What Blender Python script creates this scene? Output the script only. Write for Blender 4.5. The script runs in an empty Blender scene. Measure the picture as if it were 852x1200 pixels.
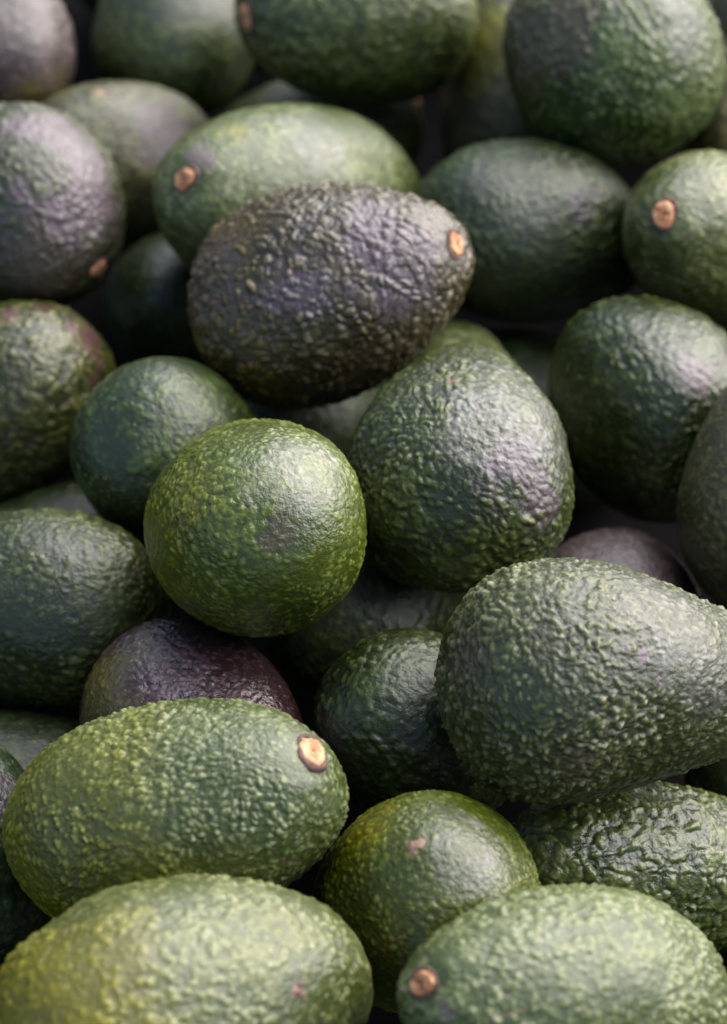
import bpy, math
import numpy as np
from mathutils import Vector, Matrix

# ------------------------------------------------------------------ scene, camera, light, exposure
S = bpy.context.scene
C = S.collection
CM = 0.01
PITCH = math.radians(50)
DIST = 1.0
cam_d = bpy.data.cameras.new('camera')
cam = bpy.data.objects.new('camera', cam_d)
C.objects.link(cam)
cam.location = (0, -math.cos(PITCH) * DIST, math.sin(PITCH) * DIST)
cam.rotation_euler = (math.radians(90) - PITCH, 0, 0)
cam_d.sensor_fit = 'VERTICAL'
cam_d.sensor_height = 36.0
cam_d.lens = 111.0
cam_d.clip_start = 0.05
cam_d.clip_end = 50
cam_d.dof.use_dof = True
cam_d.dof.focus_distance = 0.918
cam_d.dof.aperture_fstop = 8.3
S.camera = cam

SUN_DIR = Vector((0.62, 0.47, 0.62)).normalized()      # towards the bright opening of the sky
world = bpy.data.worlds.new('World')
S.world = world
world.use_nodes = True
wn = world.node_tree.nodes
sky = wn.new('ShaderNodeTexSky')
sky.sky_type = 'NISHITA'
sky.sun_disc = False
sky.sun_elevation = math.asin(SUN_DIR.z)
sky.sun_rotation = math.atan2(SUN_DIR.x, SUN_DIR.y)
sky.air_density = 1.0
sky.dust_density = 3.5
world.node_tree.links.new(sky.outputs[0], wn['Background'].inputs[0])
wn['Background'].inputs[1].default_value = 0.085
sun_d = bpy.data.lights.new('sun', 'SUN')
sun_d.energy = 3.0
sun_d.angle = math.radians(96)
sun_d.color = (0.985, 0.97, 1.0)
sun = bpy.data.objects.new('sun', sun_d)
sun.rotation_euler = SUN_DIR.to_track_quat('Z', 'Y').to_euler()
C.objects.link(sun)
S.view_settings.view_transform = 'Standard'
S.view_settings.look = 'None'
S.view_settings.exposure = 1.53
S.view_settings.gamma = 1.0
S.view_settings.use_curve_mapping = False

# ------------------------------------------------------------------ numeric noise used to shape the skins
def table(seed, n=4096):
    return np.random.default_rng(seed).random((n, 3)).astype(np.float32)
TAB = table(5)
def hsh(ix, iy, iz, seed):
    return ((ix * 73856093) ^ (iy * 19349663) ^ (iz * 83492791) ^ (seed * 2654435)) & 4095
def vnoise(p, seed):
    """smooth value noise, -1..1"""
    i = np.floor(p).astype(np.int64)
    f = (p - i).astype(np.float32)
    f = f * f * f * (f * (f * 6 - 15) + 10)
    out = 0
    for dx in (0, 1):
        wx = f[:, 0] if dx else 1 - f[:, 0]
        for dy in (0, 1):
            wy = f[:, 1] if dy else 1 - f[:, 1]
            for dz in (0, 1):
                wz = f[:, 2] if dz else 1 - f[:, 2]
                out = out + wx * wy * wz * TAB[hsh(i[:, 0] + dx, i[:, 1] + dy, i[:, 2] + dz, seed), 0]
    return out * 2 - 1
def fbm(p, seed, n=3):
    a, s, out = 1.0, 1.0, 0
    for k in range(n):
        out = out + a * vnoise(p * s, seed + k * 31)
        a *= 0.5
        s *= 2.03
    return out
def worley(p, seed):
    i = np.floor(p).astype(np.int64)
    f = (p - i).astype(np.float32)
    f1 = np.full(len(p), 9., np.float32)
    f2 = f1.copy()
    cid = np.zeros(len(p), np.float32)
    for dx in (-1, 0, 1):
        for dy in (-1, 0, 1):
            for dz in (-1, 0, 1):
                j = TAB[hsh(i[:, 0] + dx, i[:, 1] + dy, i[:, 2] + dz, seed)]
                d = (j[:, 0] + dx - f[:, 0]) ** 2 + (j[:, 1] + dy - f[:, 1]) ** 2 + (j[:, 2] + dz - f[:, 2]) ** 2
                m = np.minimum(f1, d)
                cid = np.where(d < f1, (j[:, 0] * 7.31 + j[:, 1] * 3.17) % 1, cid)
                f2 = np.minimum(f2, np.maximum(f1, d))
                f1 = m
    return np.sqrt(f1), np.sqrt(f2), cid
def sstep(a, b, x):
    t = np.clip((x - a) / (b - a), 0, 1)
    return t * t * (3 - 2 * t)

CUBE = {}
def cube_sphere(n):
    if n in CUBE:
        return CUBE[n]
    g = np.tan(np.linspace(-math.pi / 4, math.pi / 4, n + 1))
    a, b = np.meshgrid(g, g, indexing='ij')
    o = np.ones_like(a)
    faces = [(o, a, b), (-o, b, a), (b, o, a), (a, -o, b), (a, b, o), (b, a, -o)]
    V = np.concatenate([np.stack(q, -1).reshape(-1, 3) for q in faces])
    V /= np.linalg.norm(V, axis=1)[:, None]
    idx = np.arange((n + 1) ** 2).reshape(n + 1, n + 1)
    Q = np.stack([idx[:-1, :-1], idx[1:, :-1], idx[1:, 1:], idx[:-1, 1:]], -1).reshape(-1, 4)
    Q = np.concatenate([Q + k * (n + 1) ** 2 for k in range(6)])
    key = np.round(V * 1e5).astype(np.int64)
    _, first, inv = np.unique(key, axis=0, return_index=True, return_inverse=True)
    CUBE[n] = (V[first], inv.reshape(-1)[Q])
    return CUBE[n]

def mesh_from(name, V, Q):
    me = bpy.data.meshes.new(name)
    me.vertices.add(len(V))
    me.vertices.foreach_set('co', V.astype(np.float32).ravel())
    me.loops.add(Q.size)
    me.loops.foreach_set('vertex_index', Q.astype(np.int32).ravel())
    me.polygons.add(len(Q))
    me.polygons.foreach_set('loop_start', np.arange(0, Q.size, Q.shape[1], dtype=np.int32))
    me.polygons.foreach_set('use_smooth', np.ones(len(Q), bool))
    me.update(calc_edges=True)
    me.validate()
    return me

# ------------------------------------------------------------------ materials
def nd(t, kind, **kw):
    n = t.nodes.new(kind)
    for k, v in kw.items():
        setattr(n, k, v)
    return n
def mixc(t, a, b, fac):
    m = nd(t, 'ShaderNodeMix', data_type='RGBA')
    for sock, val in ((m.inputs[0], fac), (m.inputs[6], a), (m.inputs[7], b)):
        if isinstance(val, bpy.types.NodeSocket):
            t.links.new(val, sock)
        elif isinstance(val, tuple):
            sock.default_value = (*val, 1)
        else:
            sock.default_value = val
    return m.outputs[2]
def ramp(t, sock, a, b, lo=0.0, hi=1.0):
    m = nd(t, 'ShaderNodeMapRange', interpolation_type='SMOOTHSTEP')
    t.links.new(sock, m.inputs[0])
    for k, v in zip((1, 2, 3, 4), (a, b, lo, hi)):
        m.inputs[k].default_value = v
    return m.outputs[0]
def math2(t, op, a, b):
    m = nd(t, 'ShaderNodeMath', operation=op)
    for s, v in zip(m.inputs, (a, b)):
        if isinstance(v, bpy.types.NodeSocket):
            t.links.new(v, s)
        else:
            s.default_value = v
    return m.outputs[0]
def noise(t, vec, scale, detail=3.0, rough=0.55):
    n = nd(t, 'ShaderNodeTexNoise')
    n.inputs['Scale'].default_value = scale
    n.inputs['Detail'].default_value = detail
    n.inputs['Roughness'].default_value = rough
    t.links.new(vec, n.inputs['Vector'])
    return n.outputs['Fac']

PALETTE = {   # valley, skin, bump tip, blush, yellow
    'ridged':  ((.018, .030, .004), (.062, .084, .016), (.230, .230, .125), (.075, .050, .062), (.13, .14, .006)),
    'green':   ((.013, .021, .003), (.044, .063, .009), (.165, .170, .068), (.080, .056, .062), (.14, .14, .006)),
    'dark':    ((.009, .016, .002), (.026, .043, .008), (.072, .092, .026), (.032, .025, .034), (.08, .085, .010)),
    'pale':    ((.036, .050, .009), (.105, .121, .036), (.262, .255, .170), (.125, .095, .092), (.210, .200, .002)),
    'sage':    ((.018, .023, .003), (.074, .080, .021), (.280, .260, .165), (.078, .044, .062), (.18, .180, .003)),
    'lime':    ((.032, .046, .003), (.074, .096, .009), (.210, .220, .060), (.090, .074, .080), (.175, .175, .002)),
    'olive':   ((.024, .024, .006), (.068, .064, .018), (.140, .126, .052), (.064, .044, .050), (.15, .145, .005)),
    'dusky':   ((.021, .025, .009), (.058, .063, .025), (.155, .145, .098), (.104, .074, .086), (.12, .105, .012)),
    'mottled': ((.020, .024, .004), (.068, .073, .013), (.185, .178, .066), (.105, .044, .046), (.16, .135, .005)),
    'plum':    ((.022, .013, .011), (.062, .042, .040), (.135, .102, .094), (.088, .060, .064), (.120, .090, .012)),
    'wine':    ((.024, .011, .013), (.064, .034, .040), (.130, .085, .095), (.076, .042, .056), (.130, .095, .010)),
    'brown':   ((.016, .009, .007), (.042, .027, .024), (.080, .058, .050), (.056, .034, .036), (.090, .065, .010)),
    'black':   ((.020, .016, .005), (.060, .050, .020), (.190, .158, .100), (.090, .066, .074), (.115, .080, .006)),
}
def skin_material(name, gloss):
    key = 'avocado_skin_%s_%02d' % (name, round(gloss * 100))
    if key in bpy.data.materials:
        return bpy.data.materials[key]
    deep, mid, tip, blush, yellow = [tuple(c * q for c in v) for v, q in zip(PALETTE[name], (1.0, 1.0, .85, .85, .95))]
    m = bpy.data.materials.new(key)
    m.use_nodes = True
    t = m.node_tree
    bs = t.nodes['Principled BSDF']
    tc = nd(t, 'ShaderNodeTexCoord').outputs['Object']
    at = lambda n: nd(t, 'ShaderNodeAttribute', attribute_name=n).outputs['Fac']
    rnd = nd(t, 'ShaderNodeObjectInfo').outputs['Random']
    off = nd(t, 'ShaderNodeVectorMath', operation='ADD')
    sc = nd(t, 'ShaderNodeVectorMath', operation='SCALE')
    sc.inputs[0].default_value = (7.1, 3.3, 5.7)
    t.links.new(rnd, sc.inputs['Scale'])
    t.links.new(tc, off.inputs[0])
    t.links.new(sc.outputs[0], off.inputs[1])
    vec = off.outputs[0]
    big = noise(t, vec, 38, 4)
    fine = noise(t, vec, 420, 3, .6)
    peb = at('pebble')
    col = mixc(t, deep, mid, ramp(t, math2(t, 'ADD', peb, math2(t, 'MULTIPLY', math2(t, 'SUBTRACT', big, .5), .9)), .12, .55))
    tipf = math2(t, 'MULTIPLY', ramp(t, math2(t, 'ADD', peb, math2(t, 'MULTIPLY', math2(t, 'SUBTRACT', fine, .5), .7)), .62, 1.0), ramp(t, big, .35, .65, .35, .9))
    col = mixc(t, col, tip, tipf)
    # small pale lenticel dots
    vor = nd(t, 'ShaderNodeTexVoronoi')
    vor.inputs['Scale'].default_value = 330
    t.links.new(vec, vor.inputs['Vector'])
    dots = math2(t, 'MULTIPLY', ramp(t, vor.outputs['Distance'], .16, .30, 1, 0), ramp(t, noise(t, vec, 90), .45, .7, 0, .4))
    col = mixc(t, col, tuple(min(1, c * 1.7 + .012) for c in tip), dots)
    yl = at('yellow')
    col = mixc(t, col, mixc(t, yellow, tuple(c * .5 for c in yellow), ramp(t, peb, .7, .1)), math2(t, 'MULTIPLY', yl, 1.0))
    col = mixc(t, col, mixc(t, (.050, .036, .020), (.125, .100, .064), tipf), math2(t, 'MULTIPLY', at('tan'), .75))
    bl = math2(t, 'MULTIPLY', at('blush'), ramp(t, fine, .25, .6, .35, 1))
    col = mixc(t, col, mixc(t, blush, tuple(c * 1.7 for c in blush), tipf), bl)
    # grey lavender wax bloom, with the sky's sheen on smooth rind painted in
    col = mixc(t, col, (.165, .150, .165), math2(t, 'MULTIPLY', at('bloom_sheen'), ramp(t, math2(t, 'ADD', math2(t, 'MULTIPLY', fine, .6), math2(t, 'MULTIPLY', peb, .4)), .25, .65, .05, .6)))
    scar = at('scar')
    cork = mixc(t, (.13, .070, .035), (.29, .19, .12), ramp(t, fine, .35, .7))
    cork = mixc(t, cork, (.05, .016, .02), ramp(t, noise(t, vec, 260, 2), .5, .66))
    col = mixc(t, col, cork, scar)
    hs = nd(t, 'ShaderNodeHueSaturation')
    t.links.new(col, hs.inputs['Color'])
    t.links.new(ramp(t, rnd, 0, 1, .488, .512), hs.inputs['Hue'])
    hs.inputs['Saturation'].default_value = 1.0
    t.links.new(hs.outputs[0], bs.inputs['Base Color'])
    r = math2(t, 'ADD', gloss - .11, math2(t, 'MULTIPLY', noise(t, vec, 110, 3), .16))
    r = math2(t, 'ADD', r, math2(t, 'MULTIPLY', math2(t, 'SUBTRACT', big, .5), .35))
    t.links.new(math2(t, 'ADD', r, math2(t, 'MULTIPLY', scar, .25)), bs.inputs['Roughness'])
    bs.inputs['Specular IOR Level'].default_value = .6
    bs.inputs['Sheen Weight'].default_value = 0
    bs.inputs['Sheen Roughness'].default_value = .4
    bp = nd(t, 'ShaderNodeBump')
    bp.inputs['Strength'].default_value = .8
    bp.inputs['Distance'].default_value = .0006
    hgt = math2(t, 'ADD', noise(t, vec, 700, 3, .6), math2(t, 'MULTIPLY', dots, .5))
    t.links.new(hgt, bp.inputs['Height'])
    t.links.new(bp.outputs[0], bs.inputs['Normal'])
    return m

def simple(name, c1, c2, scale, rough, bump=.5, dist=.0006):
    m = bpy.data.materials.new(name)
    m.use_nodes = True
    t = m.node_tree
    bs = t.nodes['Principled BSDF']
    tc = nd(t, 'ShaderNodeTexCoord').outputs['Object']
    f = noise(t, tc, scale, 5, .6)
    t.links.new(mixc(t, c1, c2, ramp(t, f, .32, .68)), bs.inputs['Base Color'])
    bs.inputs['Roughness'].default_value = rough
    bp = nd(t, 'ShaderNodeBump')
    bp.inputs['Strength'].default_value = bump
    bp.inputs['Distance'].default_value = dist
    t.links.new(noise(t, tc, scale * 2.2, 4), bp.inputs['Height'])
    t.links.new(bp.outputs[0], bs.inputs['Normal'])
    return m
M_STEM = simple('cut_stem_wood', (.30, .105, .035), (.60, .32, .16), 240, .6, .8, .0009)
M_RIM = simple('stem_bark', (.035, .016, .012), (.11, .055, .038), 300, .7)
M_BOARD = simple('dark_crate_board', (.003, .003, .003), (.007, .006, .006), 30, .95)
M_BOARD.node_tree.nodes['Principled BSDF'].inputs['Specular IOR Level'].default_value = .1

# ------------------------------------------------------------------ the surface the pile lies on
def slab(name, lo, hi, mat):
    x0, y0, z0 = lo
    x1, y1, z1 = hi
    V = np.array([(x0, y0, z0), (x1, y0, z0), (x1, y1, z0), (x0, y1, z0), (x0, y0, z1), (x1, y0, z1), (x1, y1, z1), (x0, y1, z1)])
    Q = np.array([(0, 3, 2, 1), (4, 5, 6, 7), (0, 1, 5, 4), (1, 2, 6, 5), (2, 3, 7, 6), (3, 0, 4, 7)])
    me = mesh_from(name, V, Q)
    me.polygons.foreach_set('use_smooth', np.zeros(6, bool))
    me.materials.append(mat)
    o = bpy.data.objects.new(name, me)
    C.objects.link(o)
    return o
floor = slab('display_surface', (-.9, -.9, -.135), (.9, .9, -.115), M_BOARD)
floor['kind'] = 'structure'

# ------------------------------------------------------------------ avocados (centre, stem direction and size in cm)
FRUIT = [
    dict(label='purple brown avocado cut off by the top left corner',
         at=(-14.19, 24.20, -1.83), stem=(-0.345, 0.839, -0.421), size=(9.64, 6.70), pear=0.10, seed=11,
         skin='plum', grid=60, cell=2.8, bump=0.45, ridge=0.3, gloss=0.45,
         marks=[('yellow', (-11.58, 20.54, -1.00), 1.50)]),
    dict(label='dark green blurred avocado at the top, right of the purple brown corner fruit',
         at=(-6.93, 28.00, -3.60), stem=(0.149, 0.989, 0.004), size=(9.72, 6.33), pear=0.10, seed=18,
         skin='green', grid=45, cell=3.0, bump=0.30, ridge=0.3, gloss=0.45,
         marks=[]),
    dict(label='green avocado at the top edge with its tan stem button on its left end',
         at=(-0.27, 23.36, 0.50), stem=(-0.922, -0.300, 0.245), size=(8.82, 6.87), pear=0.12, seed=25,
         skin='ridged', grid=65, cell=2.8, bump=0.45, ridge=0.3, gloss=0.42,
         marks=[], button=(-4.17, 21.67, 1.65), button_r=0.45),
    dict(label="shaded avocado just showing in the dark gap under the top edge's stem-bearing green one",
         at=(-2.22, 22.71, -6.33), stem=(0.875, 0.310, 0.371), size=(9.55, 6.46), pear=0.10, seed=32,
         skin='green', grid=40, cell=3.0, bump=0.30, ridge=0.3, gloss=0.50,
         marks=[]),
    dict(label='olive avocado with a purple flank, wedged behind the dusky purple one',
         at=(-8.84, 19.36, -3.20), stem=(-0.721, -0.322, 0.613), size=(8.04, 6.05), pear=0.15, seed=39,
         skin='olive', grid=45, cell=3.0, bump=0.25, ridge=0.3, gloss=0.50,
         marks=[('blush', (-7.03, 18.62, -0.88), 1.60), ('scar', (-9.36, 19.49, 0.17), 0.40)]),
    dict(label='dusky purple and green avocado at the left edge, above the mottled reddish one',
         at=(-11.53, 13.61, -0.04), stem=(0.675, -0.733, -0.083), size=(7.64, 6.78), pear=0.15, seed=46,
         skin='dusky', grid=85, cell=3.2, bump=0.60, ridge=0.5, gloss=0.45,
         marks=[('blush', (-9.21, 12.44, 2.37), 2.60), ('blush', (-10.57, 14.33, 3.13), 1.60), ('smooth', (-9.18, 14.36, 2.31), 1.30), ('tan', (-11.06, 10.04, 0.52), 2.00), ('yellow', (-11.79, 10.09, 0.47), 0.80)], button=(-8.85, 10.92, -0.47), button_r=0.36),
    dict(label='large round pebbly green avocado with a brownish upper left side, at the top right',
         at=(8.96, 19.77, 1.35), stem=(0.341, 0.418, -0.842), size=(9.34, 7.54), pear=0.08, seed=53,
         skin='ridged', grid=75, cell=3.0, bump=0.55, ridge=0.2, gloss=0.42,
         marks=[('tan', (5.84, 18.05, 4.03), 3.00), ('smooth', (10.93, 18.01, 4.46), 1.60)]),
    dict(label='grey green avocado with an orange stem button on its left, behind the purple black one',
         at=(-2.73, 14.48, -0.67), stem=(-0.690, -0.436, 0.578), size=(10.68, 7.32), pear=0.15, seed=60,
         skin='pale', grid=75, cell=3.2, bump=0.30, ridge=0.6, gloss=0.42,
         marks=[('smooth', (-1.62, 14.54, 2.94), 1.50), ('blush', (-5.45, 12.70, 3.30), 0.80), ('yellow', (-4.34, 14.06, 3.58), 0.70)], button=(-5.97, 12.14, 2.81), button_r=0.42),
    dict(label='purple black coarsely bumped avocado lying on top with its tan stem button pointing right',
         at=(-1.03, 7.67, 2.20), stem=(0.918, 0.062, 0.392), size=(9.67, 7.08), pear=0.20, seed=67,
         skin='black', grid=122, cell=3.6, bump=0.56, ridge=0.3, gloss=0.32,
         marks=[('yellow', (-4.30, 7.97, 4.21), 1.70), ('tan', (-5.15, 7.44, 3.18), 2.40), ('tan', (-2.69, 5.15, -0.47), 2.40), ('tan', (0.11, 4.33, 1.67), 1.80), ('yellow', (-5.15, 5.96, 1.93), 2.80), ('blush', (-2.19, 5.22, 4.49), 1.30), ('blush', (0.65, 6.37, 5.62), 2.60), ('yellow', (-3.47, 4.60, 1.37), 1.60)], button=(3.03, 7.33, 4.66), button_r=0.40),
    dict(label="dull dark green smooth avocado right of the purple black one's stem button",
         at=(6.05, 14.41, -1.91), stem=(0.784, 0.364, -0.503), size=(9.27, 6.37), pear=0.12, seed=74,
         skin='dark', grid=70, cell=2.8, bump=0.45, ridge=0.3, gloss=0.50,
         marks=[('blush', (7.56, 13.18, 0.64), 0.80)]),
    dict(label='grey green avocado at the right edge with a bright tan stem button facing out',
         at=(11.95, 12.59, -0.26), stem=(-0.482, -0.524, 0.702), size=(9.72, 6.05), pear=0.18, seed=81,
         skin='pale', grid=75, cell=3.8, bump=0.50, ridge=0.9, gloss=0.38,
         marks=[], button=(9.83, 10.07, 3.30), button_r=0.46),
    dict(label='yellow green avocado deep behind, left of the large round pebbly one at the top',
         at=(5.90, 24.09, -3.75), stem=(-0.082, 0.811, 0.580), size=(9.72, 6.52), pear=0.15, seed=88,
         skin='olive', grid=45, cell=3.0, bump=0.25, ridge=0.2, gloss=0.50,
         marks=[('yellow', (4.65, 23.38, -0.66), 1.50)]),
    dict(label='olive avocado peeking out between the large round one and the right edge',
         at=(14.76, 20.09, -3.24), stem=(0.014, 0.888, 0.459), size=(9.41, 6.32), pear=0.10, seed=95,
         skin='olive', grid=40, cell=3.0, bump=0.30, ridge=0.3, gloss=0.50,
         marks=[]),
    dict(label='dark avocado filling the extreme top right corner',
         at=(16.95, 28.39, -3.42), stem=(0.481, 0.838, 0.258), size=(9.39, 6.53), pear=0.10, seed=102,
         skin='dusky', grid=40, cell=3.0, bump=0.30, ridge=0.3, gloss=0.50,
         marks=[]),
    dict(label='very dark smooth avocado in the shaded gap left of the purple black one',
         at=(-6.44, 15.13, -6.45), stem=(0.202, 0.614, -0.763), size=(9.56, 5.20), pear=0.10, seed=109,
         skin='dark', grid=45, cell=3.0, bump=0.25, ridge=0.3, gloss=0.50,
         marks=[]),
    dict(label='glossy brown green avocado mottled with reddish purple at the left edge',
         at=(-12.74, 7.06, -3.38), stem=(-0.784, -0.251, -0.568), size=(9.54, 6.28), pear=0.15, seed=116,
         skin='mottled', grid=80, cell=4.0, bump=0.42, ridge=0.7, gloss=0.36,
         marks=[('blush', (-9.15, 7.98, -0.42), 1.00), ('blush', (-11.80, 7.99, 0.27), 0.60)]),
    dict(label='smooth bluish green pear shaped avocado behind the round lime green one',
         at=(-5.91, 3.34, -1.06), stem=(0.483, 0.444, -0.755), size=(8.93, 5.74), pear=0.30, seed=123,
         skin='green', grid=80, cell=3.2, bump=0.24, ridge=0.3, gloss=0.42,
         marks=[]),
    dict(label='round lime green avocado seen end on, on top in the middle, yellowish on its left',
         at=(-3.18, -3.15, 3.20), stem=(-0.117, 0.645, -0.756), size=(9.74, 6.63), pear=0.12, seed=130,
         skin='lime', grid=118, cell=2.6, bump=0.30, ridge=0.3, gloss=0.33,
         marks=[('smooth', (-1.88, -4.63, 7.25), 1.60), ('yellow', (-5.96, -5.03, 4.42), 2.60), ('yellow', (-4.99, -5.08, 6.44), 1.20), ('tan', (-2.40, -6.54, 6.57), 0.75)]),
    dict(label='pear shaped avocado standing stem up in the centre with a lavender grey right side',
         at=(3.04, 0.92, 1.70), stem=(0.066, 0.981, -0.183), size=(9.41, 7.06), pear=0.33, seed=137,
         skin='green', grid=115, cell=3.2, bump=0.50, ridge=0.6, gloss=0.40,
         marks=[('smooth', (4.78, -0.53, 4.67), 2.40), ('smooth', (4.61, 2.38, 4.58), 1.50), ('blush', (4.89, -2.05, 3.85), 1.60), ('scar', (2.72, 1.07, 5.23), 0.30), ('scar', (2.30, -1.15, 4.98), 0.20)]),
    dict(label='pebbly deep green avocado on the right with a pinkish tip at its right end',
         at=(9.70, 6.26, -1.92), stem=(0.856, 0.516, 0.023), size=(6.60, 7.57), pear=0.15, seed=144,
         skin='green', grid=80, cell=3.2, bump=0.50, ridge=0.4, gloss=0.36,
         marks=[('blush', (10.72, 4.63, 1.35), 0.80)]),
    dict(label="matt olive brown avocado at the right edge, above the big pear shaped one's neck",
         at=(13.33, 1.00, 0.42), stem=(0.140, 0.806, 0.575), size=(9.17, 6.58), pear=0.25, seed=151,
         skin='olive', grid=75, cell=2.2, bump=0.20, ridge=0.2, gloss=0.50,
         marks=[]),
    dict(label='deep green pebbly avocado at the left edge, beside the round lime green one',
         at=(-10.82, -2.25, -2.16), stem=(-0.937, 0.210, -0.278), size=(9.55, 6.34), pear=0.12, seed=158,
         skin='green', grid=85, cell=2.8, bump=0.42, ridge=0.4, gloss=0.45,
         marks=[]),
    dict(label='shiny dark plum purple avocado above the sage one with the large tan stem button',
         at=(-4.86, -7.91, -0.98), stem=(0.724, -0.669, 0.166), size=(7.82, 6.20), pear=0.20, seed=165,
         skin='wine', grid=100, cell=2.6, bump=0.28, ridge=0.9, gloss=0.24,
         marks=[('yellow', (-7.82, -7.78, 0.52), 1.80)]),
    dict(label='big pear shaped sage green pebbly avocado with its neck at the right edge',
         at=(7.83, -9.11, 3.17), stem=(0.944, 0.189, -0.269), size=(11.65, 7.12), pear=0.50, seed=172,
         skin='sage', grid=122, cell=2.7, bump=0.70, ridge=0.5, gloss=0.44,
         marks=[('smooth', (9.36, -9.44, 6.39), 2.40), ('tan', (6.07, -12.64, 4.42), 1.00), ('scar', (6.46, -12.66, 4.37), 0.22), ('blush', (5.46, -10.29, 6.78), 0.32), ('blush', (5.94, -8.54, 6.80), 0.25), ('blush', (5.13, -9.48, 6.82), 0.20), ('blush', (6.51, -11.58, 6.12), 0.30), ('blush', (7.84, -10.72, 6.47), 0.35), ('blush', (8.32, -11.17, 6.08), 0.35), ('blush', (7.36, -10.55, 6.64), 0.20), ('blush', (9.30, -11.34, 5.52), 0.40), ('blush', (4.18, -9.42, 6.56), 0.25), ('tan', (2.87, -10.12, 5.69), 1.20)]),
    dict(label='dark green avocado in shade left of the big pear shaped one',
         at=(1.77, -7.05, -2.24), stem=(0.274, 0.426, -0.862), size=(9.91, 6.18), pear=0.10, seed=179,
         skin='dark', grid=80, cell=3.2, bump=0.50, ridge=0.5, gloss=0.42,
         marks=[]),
    dict(label='shaded dark avocado in the gap under the round lime green one',
         at=(0.38, -0.09, -4.62), stem=(0.439, 0.692, -0.573), size=(9.42, 6.58), pear=0.10, seed=186,
         skin='green', grid=60, cell=2.8, bump=0.45, ridge=0.4, gloss=0.50,
         marks=[]),
    dict(label='purple brown avocado peeking out behind the top of the big pear shaped one',
         at=(7.96, -1.37, -4.22), stem=(0.271, 0.710, -0.650), size=(9.77, 6.37), pear=0.10, seed=193,
         skin='brown', grid=50, cell=2.6, bump=0.25, ridge=0.3, gloss=0.50,
         marks=[]),
    dict(label='pale green avocado tip between the purple black one and the standing pear shaped one',
         at=(3.49, 6.95, -3.22), stem=(-0.061, 0.992, -0.115), size=(9.02, 5.25), pear=0.40, seed=200,
         skin='pale', grid=50, cell=3.0, bump=0.25, ridge=0.3, gloss=0.50,
         marks=[]),
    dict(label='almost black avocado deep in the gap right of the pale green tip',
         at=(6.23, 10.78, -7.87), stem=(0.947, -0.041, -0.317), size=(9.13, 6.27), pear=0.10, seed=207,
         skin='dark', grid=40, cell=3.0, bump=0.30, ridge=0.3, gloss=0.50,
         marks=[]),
    dict(label='sage green pebbly avocado with a yellowish left end and a large tan stem button',
         at=(-5.27, -13.32, 2.45), stem=(0.904, -0.050, 0.425), size=(10.22, 6.65), pear=0.12, seed=214,
         skin='pale', grid=115, cell=2.5, bump=0.50, ridge=0.2, gloss=0.42,
         marks=[('yellow', (-10.10, -13.54, 1.33), 5.20), ('yellow', (-8.83, -15.43, 1.13), 4.60)], button=(-1.37, -13.18, 5.46), button_r=0.50),
    dict(label='pale green avocado in the bottom left corner, yellowish on its left, small pink scar',
         at=(-4.81, -20.21, 3.17), stem=(0.900, 0.389, -0.197), size=(10.49, 7.26), pear=0.10, seed=221,
         skin='pale', grid=90, cell=2.7, bump=0.45, ridge=0.3, gloss=0.42,
         marks=[('yellow', (-9.23, -21.52, 5.27), 4.60), ('yellow', (-7.34, -22.35, 6.23), 1.60), ('scar', (-1.65, -20.85, 5.44), 0.30)]),
    dict(label='round yellow green avocado with two pinkish nicks, between the two pale bottom ones',
         at=(1.78, -14.57, -0.24), stem=(-0.139, 0.472, -0.871), size=(9.36, 6.45), pear=0.10, seed=228,
         skin='lime', grid=105, cell=2.4, bump=0.34, ridge=0.3, gloss=0.34,
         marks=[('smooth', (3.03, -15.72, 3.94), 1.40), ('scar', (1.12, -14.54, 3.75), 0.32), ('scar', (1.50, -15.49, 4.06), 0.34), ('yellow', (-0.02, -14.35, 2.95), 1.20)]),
    dict(label='glossy green wrinkled avocado at the right edge, below the big pear shaped one',
         at=(8.28, -11.41, -3.08), stem=(-0.788, -0.266, 0.555), size=(9.57, 5.41), pear=0.12, seed=235,
         skin='ridged', grid=95, cell=4.4, bump=0.75, ridge=1.0, gloss=0.32,
         marks=[]),
    dict(label='pale green avocado in the bottom right corner with an orange brown stem button',
         at=(5.37, -19.84, 3.35), stem=(-0.820, -0.299, 0.489), size=(10.15, 6.16), pear=0.12, seed=242,
         skin='pale', grid=90, cell=2.7, bump=0.42, ridge=0.2, gloss=0.44,
         marks=[('blush', (2.13, -21.98, 6.25), 0.30)], button=(1.48, -21.14, 6.25), button_r=0.42),
    dict(label="dark bluish avocado at the left edge behind the sage one's yellowish end",
         at=(-12.23, -11.77, -1.60), stem=(-0.266, 0.820, 0.507), size=(7.83, 6.22), pear=0.10, seed=249,
         skin='dark', grid=60, cell=3.4, bump=0.45, ridge=0.5, gloss=0.40,
         marks=[('blush', (-10.33, -11.48, 0.93), 1.20)]),
    dict(label='dark green avocado in the shaded gap below the deep green pebbly one',
         at=(-10.30, -7.26, -5.62), stem=(0.990, 0.067, -0.120), size=(9.69, 5.85), pear=0.10, seed=256,
         skin='dark', grid=45, cell=3.0, bump=0.30, ridge=0.3, gloss=0.50,
         marks=[]),
    dict(label="dark green avocado at the right edge under the big pear shaped one's neck",
         at=(13.38, -5.25, -5.89), stem=(-0.103, 0.972, 0.210), size=(9.78, 6.59), pear=0.12, seed=263,
         skin='dark', grid=45, cell=3.0, bump=0.35, ridge=0.4, gloss=0.50,
         marks=[]),
    dict(label='shaded dark green avocado deep beneath the purple black one',
         at=(-1.25, 8.10, -5.84), stem=(0.708, -0.097, -0.699), size=(9.18, 6.42), pear=0.10, seed=270,
         skin='dark', grid=40, cell=3.0, bump=0.30, ridge=0.3, gloss=0.50,
         marks=[]),
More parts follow.
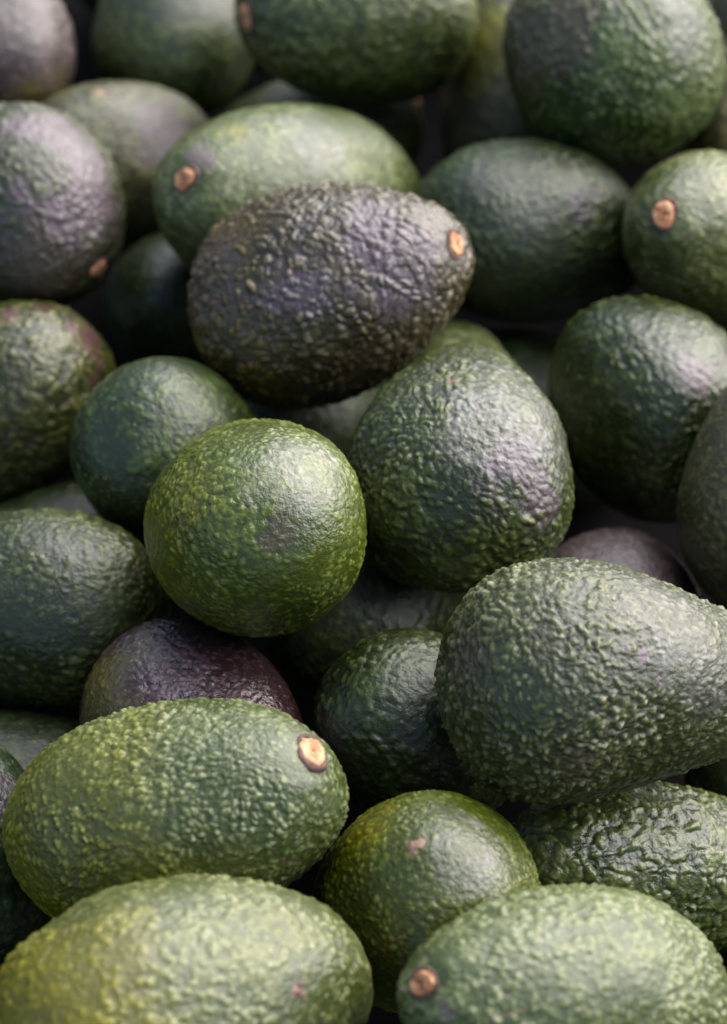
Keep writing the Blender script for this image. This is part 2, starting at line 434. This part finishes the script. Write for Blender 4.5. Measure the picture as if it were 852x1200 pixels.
    dict(label='dark avocado in the gap between the reddish mottled one and the deep green pebbly one',
         at=(-9.61, 2.66, -6.03), stem=(0.939, 0.337, 0.063), size=(9.52, 5.79), pear=0.10, seed=277,
         skin='dark', grid=40, cell=3.0, bump=0.30, ridge=0.3, gloss=0.50,
         marks=[]),
]

def profile(cz, L, D, k):
    s = np.sqrt(np.maximum(0, 1 - cz * cz))
    tt = np.linspace(0, math.pi, 400)
    top = (np.sin(tt) ** .92 * (1 - k * np.cos(tt))).max()
    return cz * L / 2, s ** .92 * (1 - k * cz) / top * D / 2

def button(parent, at, up, r, seed):
    """the cut stem left on the fruit: a rough tan plug in a dark corky rim, built at the stem end (local +z)"""
    rng = np.random.default_rng(seed)
    a0 = rng.uniform(0, 6)
    n = 26
    def rings(rows, wob, rough=.03):
        V, Q = [], []
        ph = np.linspace(0, 2 * math.pi, n, endpoint=False)
        sq = .13
        w = 1 + sq * np.cos(2 * (ph - a0)) + wob * np.sin(2 * ph + rng.uniform(0, 6)) + wob * .7 * np.sin(3 * ph + rng.uniform(0, 6)) + rng.normal(0, .02, n)
        for (rad, z) in rows:
            zz = z + rng.normal(0, rough * r, n) + .05 * r * np.sin(ph + seed)
            V += list(np.stack([rad * w * np.cos(ph), rad * w * np.sin(ph), zz], 1))
        for i in range(len(rows) - 1):
            for j in range(n):
                Q.append((i * n + j, i * n + (j + 1) % n, (i + 1) * n + (j + 1) % n, (i + 1) * n + j))
        return np.array(V), np.array(Q)
    zt = 0.0
    def place(b):
        C.objects.link(b)
        b.parent = parent
        b.location = Vector(at) * CM
        b.rotation_euler = Vector(up).to_track_quat('Z', 'Y').to_euler()
    V, Q = rings([(r * .8, zt - .35), (r * .9, zt + .04), (r * .86, zt + .10), (r * .72, zt + .15), (r * .55, zt + .11), (r * .36, zt + .17), (r * .18, zt + .09), (r * .02, zt + .12)], .06, .06)
    me = mesh_from('stem_button', V * CM, Q)
    me.materials.append(M_STEM)
    b = bpy.data.objects.new('stem_button', me)
    place(b)
    V, Q = rings([(r * 1.22, zt - .3), (r * 1.16, zt + .02), (r * 1.04, zt + .08), (r * .86, zt + .07), (r * .74, zt - .1)], .06, .06)
    me = mesh_from('stem_rim', V * CM, Q)
    me.materials.append(M_RIM)
    b = bpy.data.objects.new('stem_rim', me)
    place(b)

def avocado(f):
    sd = f['seed']
    L, D = f['size']
    k = f['pear']
    N3, Q = cube_sphere(f['grid'])
    cz = N3[:, 2]
    ph = np.arctan2(N3[:, 1], N3[:, 0])
    z, r = profile(cz, L, D, k)
    P = np.stack([r * np.cos(ph), r * np.sin(ph), z], 1)
    # a fruit is never a perfect solid of revolution: slow swells of about 1.5 mm
    me = mesh_from('avocado', P * CM, Q)
    nor = np.empty(len(P) * 3, np.float32)
    me.vertices.foreach_get('normal', nor)
    nor = nor.reshape(-1, 3)
    q = P.astype(np.float32)
    slow = .19 * vnoise(q / 3.6 + 3, sd) + .06 * vnoise(q / 1.5, sd + 3)
    # pebbled rind
    c = f['cell'] / 10 * .9
    wob = np.stack([vnoise(q / .9 + 11 * a, sd + 40 + a) for a in range(3)], 1)
    wob2 = np.stack([vnoise(q / (c * 1.2) + 17 * a, sd + 50 + a) for a in range(3)], 1)
    rg = min(1, f['ridge'] + .15)
    qq = q + .22 * wob + (.05 + .16 * rg) * c * 2 * wob2
    st = np.array([1, 1, 1 + .35 * rg])
    f1, f2, cid = worley(qq / c * st, sd)
    plate = sstep(.03, .42, f2 - f1)
    dome = np.clip(1 - f1 * f1 * 1.15, 0, 1)
    h = ((.55 - .2 * rg) * dome + (.45 + .2 * rg) * plate) * (.25 + .75 * sstep(.05, .85, cid))
    # worm-like ridges
    rd = 1 - np.abs(vnoise(qq / (c * 1.1), sd + 70)) * 2.2
    h = h * (1 - .35 * rg) + .35 * rg * np.clip(rd, 0, 1)
    g1, g2, gid = worley((q + .5 * c * wob2) / (c * .52) + 31, sd + 80)
    small = (1 - g1 * g1 * 1.2) * (.2 + .8 * gid) - .35
    patch = sstep(-.5, .45, fbm(q / 2.0, sd + 90, 2))
    B = np.array([0, 0, L / 2.])                      # where the stem was cut, not always dead on the axis
    o = bpy.data.objects.new('avocado', me)
    C.objects.link(o)
    o.rotation_euler = Vector(f['stem']).to_track_quat('Z', 'Y').to_euler()
    o.location = [v * CM for v in f['at']]
    rot = np.array(o.rotation_euler.to_matrix())
    if 'button' in f:
        B = rot.T @ (np.array(f['button']) - np.array(f['at']))
    ib = int(np.argmin(((P - B) ** 2).sum(1)))
    B = P[ib]
    if f['skin'] in ('black', 'mottled', 'ridged'):
        patch = .55 + .45 * patch
    dz = np.sqrt(((P - B) ** 2).sum(1))
    amp = f['bump'] / 10 * .85 * (.55 + .6 * patch) * (.35 + .65 * sstep(.5, 2.4, dz))
    bloom_sheen = np.zeros(len(P))
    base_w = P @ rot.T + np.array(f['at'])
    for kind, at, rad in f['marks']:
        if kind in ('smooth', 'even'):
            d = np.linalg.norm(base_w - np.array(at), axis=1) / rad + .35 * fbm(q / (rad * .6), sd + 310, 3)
            bloom_sheen = np.maximum(bloom_sheen, sstep(1.05, .72, d) * (kind == 'smooth'))  # smooth marks carry the painted sky sheen along with the wax
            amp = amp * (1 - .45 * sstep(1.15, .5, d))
    disp = slow + amp * (h - .5) * 2.6 + amp * .62 * small
    # shallow pleats drawing together at the stem
    pl = vnoise(np.stack([np.cos(ph) * 3.2, np.sin(ph) * 3.2, z * .5], 1), sd + 95)
    disp += .045 * pl * np.exp(-((dz - 1.0) / .7) ** 2)
    disp -= .13 * np.exp(-(dz / .62) ** 2)
    P2 = P + nor * disp[:, None]
    me.vertices.foreach_set('co', (P2 * CM).astype(np.float32).ravel())
    me.update()
    world_p = P2 @ rot.T + np.array(f['at'])
    lay = {n: np.zeros(len(P)) for n in ('yellow', 'blush', 'scar', 'tan')}
    if f['skin'] in ('black', 'plum', 'dusky'):
        lay['blush'] += {'dusky': .45, 'black': .4}.get(f['skin'], .75) * sstep(-.15, .6, fbm(q / 2.2, sd + 200, 3))
    elif f['skin'] == 'mottled':
        lay['blush'] += .55 * sstep(.25, .8, fbm(q / .8, sd + 200, 3))
    for kind, at, rad in f['marks']:
        if kind in ('smooth', 'even'):
            continue
        d = np.linalg.norm(world_p - np.array(at), axis=1) / rad
        d = d + .45 * fbm(q / (rad * .55), sd + 300, 3)
        v = sstep(1.0, .55, d) if kind == 'scar' else np.clip((1.3 - d) / 1.15, 0, 1) if kind == 'yellow' else sstep(1.25, .25, d)
        lay[kind] = np.maximum(lay[kind], v)
    for n in ('blush', 'yellow', 'tan'):
        k2 = .5 if n == 'blush' else .3
        brk = k2 * (.6 * cid + .4 * gid)
        if n == 'yellow':                            # fades slowly, a little stronger on some pebbles
            lay[n] = np.clip(lay[n] ** 1.25 * (.65 + .55 * (.6 * cid + .4 * gid)), 0, 1)
        else:
            lay[n] = sstep(brk, brk + .72, lay[n])
    # thin dry scratches
    rs = np.random.default_rng(sd + 5)
    for a in range(f.get('scratch', 2)):
        ci = int(rs.integers(len(P)))
        c0, n0 = P[ci], nor[ci]
        dr = np.cross(n0, rs.normal(size=3))
        dr /= np.linalg.norm(dr)
        sdv = np.cross(n0, dr)
        u, v = (P - c0) @ dr, (P - c0) @ sdv
        v = v + .12 * vnoise(q / .5, sd + 400 + a) + .05 * u * u
        ln = rs.uniform(.4, 1.1)
        m = sstep(.055, .02, np.abs(v)) * sstep(ln, ln * .6, np.abs(u)) * ((P - c0) @ n0 > -1.2)
        lay['scar'] = np.maximum(lay['scar'], m * rs.uniform(.4, .8))
    lay['bloom_sheen'] = bloom_sheen * (.45 + .55 * sstep(.2, .7, fbm(q / .5, sd + 500, 2) * .5 + .5))
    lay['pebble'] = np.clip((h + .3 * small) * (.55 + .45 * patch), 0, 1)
    for n, v in lay.items():
        a = me.attributes.new(n, 'FLOAT', 'POINT')
        a.data.foreach_set('value', v.astype(np.float32))
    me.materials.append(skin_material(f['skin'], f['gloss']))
    o['label'] = f['label']
    o['category'] = 'avocado'
    o['group'] = 'avocados heaped in the pile'
    button(o, P2[ib], nor[ib], f.get('button_r', .40), sd)
    return o

for f in FRUIT:
    avocado(f)

# filler for the rest of the heap, added to block low light: copies of one fruit
REST = [
    (19.61, 5.70, -6.64, 0.37, -0.93, -0.00),
    (13.68, -15.18, -6.82, 0.28, 0.27, 0.92),
    (-4.80, -15.41, -7.92, -0.92, -0.38, -0.10),
    (11.06, -23.40, -6.74, 0.43, -0.89, -0.17),
    (-10.19, -21.12, -6.96, -0.52, 0.85, -0.03),
    (-17.00, 17.41, -7.40, 0.78, -0.61, -0.09),
    (-17.21, 31.35, -7.12, -0.95, -0.21, 0.23),
    (19.94, -19.44, -6.82, -0.40, 0.45, -0.80),
    (-18.10, -13.15, -7.67, -0.95, -0.33, 0.01),
    (-17.97, -25.42, -7.17, 0.85, 0.37, 0.38),
    (11.86, 31.16, -6.96, 0.60, 0.78, 0.17),
    (-1.81, 33.76, -7.68, -0.92, -0.18, -0.35),
    (5.19, -17.04, -7.35, -0.93, -0.37, 0.07),
    (-19.98, 9.69, -7.31, -0.43, 0.50, -0.75),
    (-19.19, -3.18, -6.99, 0.45, -0.63, -0.63),
    (20.64, 34.50, -7.48, 0.90, -0.01, 0.44),
    (-0.48, -25.56, -7.32, 0.18, 0.96, 0.20),
    (21.12, 23.52, -7.62, 0.58, 0.70, 0.42),
    (21.04, -2.92, -7.94, -0.96, -0.27, 0.03),
    (20.15, -10.13, -6.67, -0.93, -0.33, -0.18),
    (20.22, 14.86, -7.76, -0.51, 0.86, -0.01),
    (-9.07, 35.96, -7.07, 0.06, -0.83, 0.55),
    (6.04, 34.92, -6.61, -0.04, -1.00, 0.05),
    (-17.34, -19.05, -3.27, -0.99, -0.14, -0.08),
]
first = None
for x, y, z, ax, ay, az in REST:
    if first is None:
        first = o = avocado(dict(label='dark green filler avocado buried beneath the heap or lying just past the edges of the picture', scratch=0, at=(x, y, z), stem=(ax, ay, az), size=(9.4, 6.5), pear=.12,
                                 seed=900, skin='dark', grid=42, cell=3.0, bump=.3, ridge=.3, gloss=.46, marks=[]))
        o['group'] = 'filler avocados in the lower layer of the pile'
    else:
        o = first.copy()
        C.objects.link(o)
        o.location = (x * CM, y * CM, z * CM)
        o.rotation_euler = Vector((ax, ay, az)).to_track_quat('Z', 'Y').to_euler()
        for ch in first.children:
            c = ch.copy()
            C.objects.link(c)
            c.parent = o
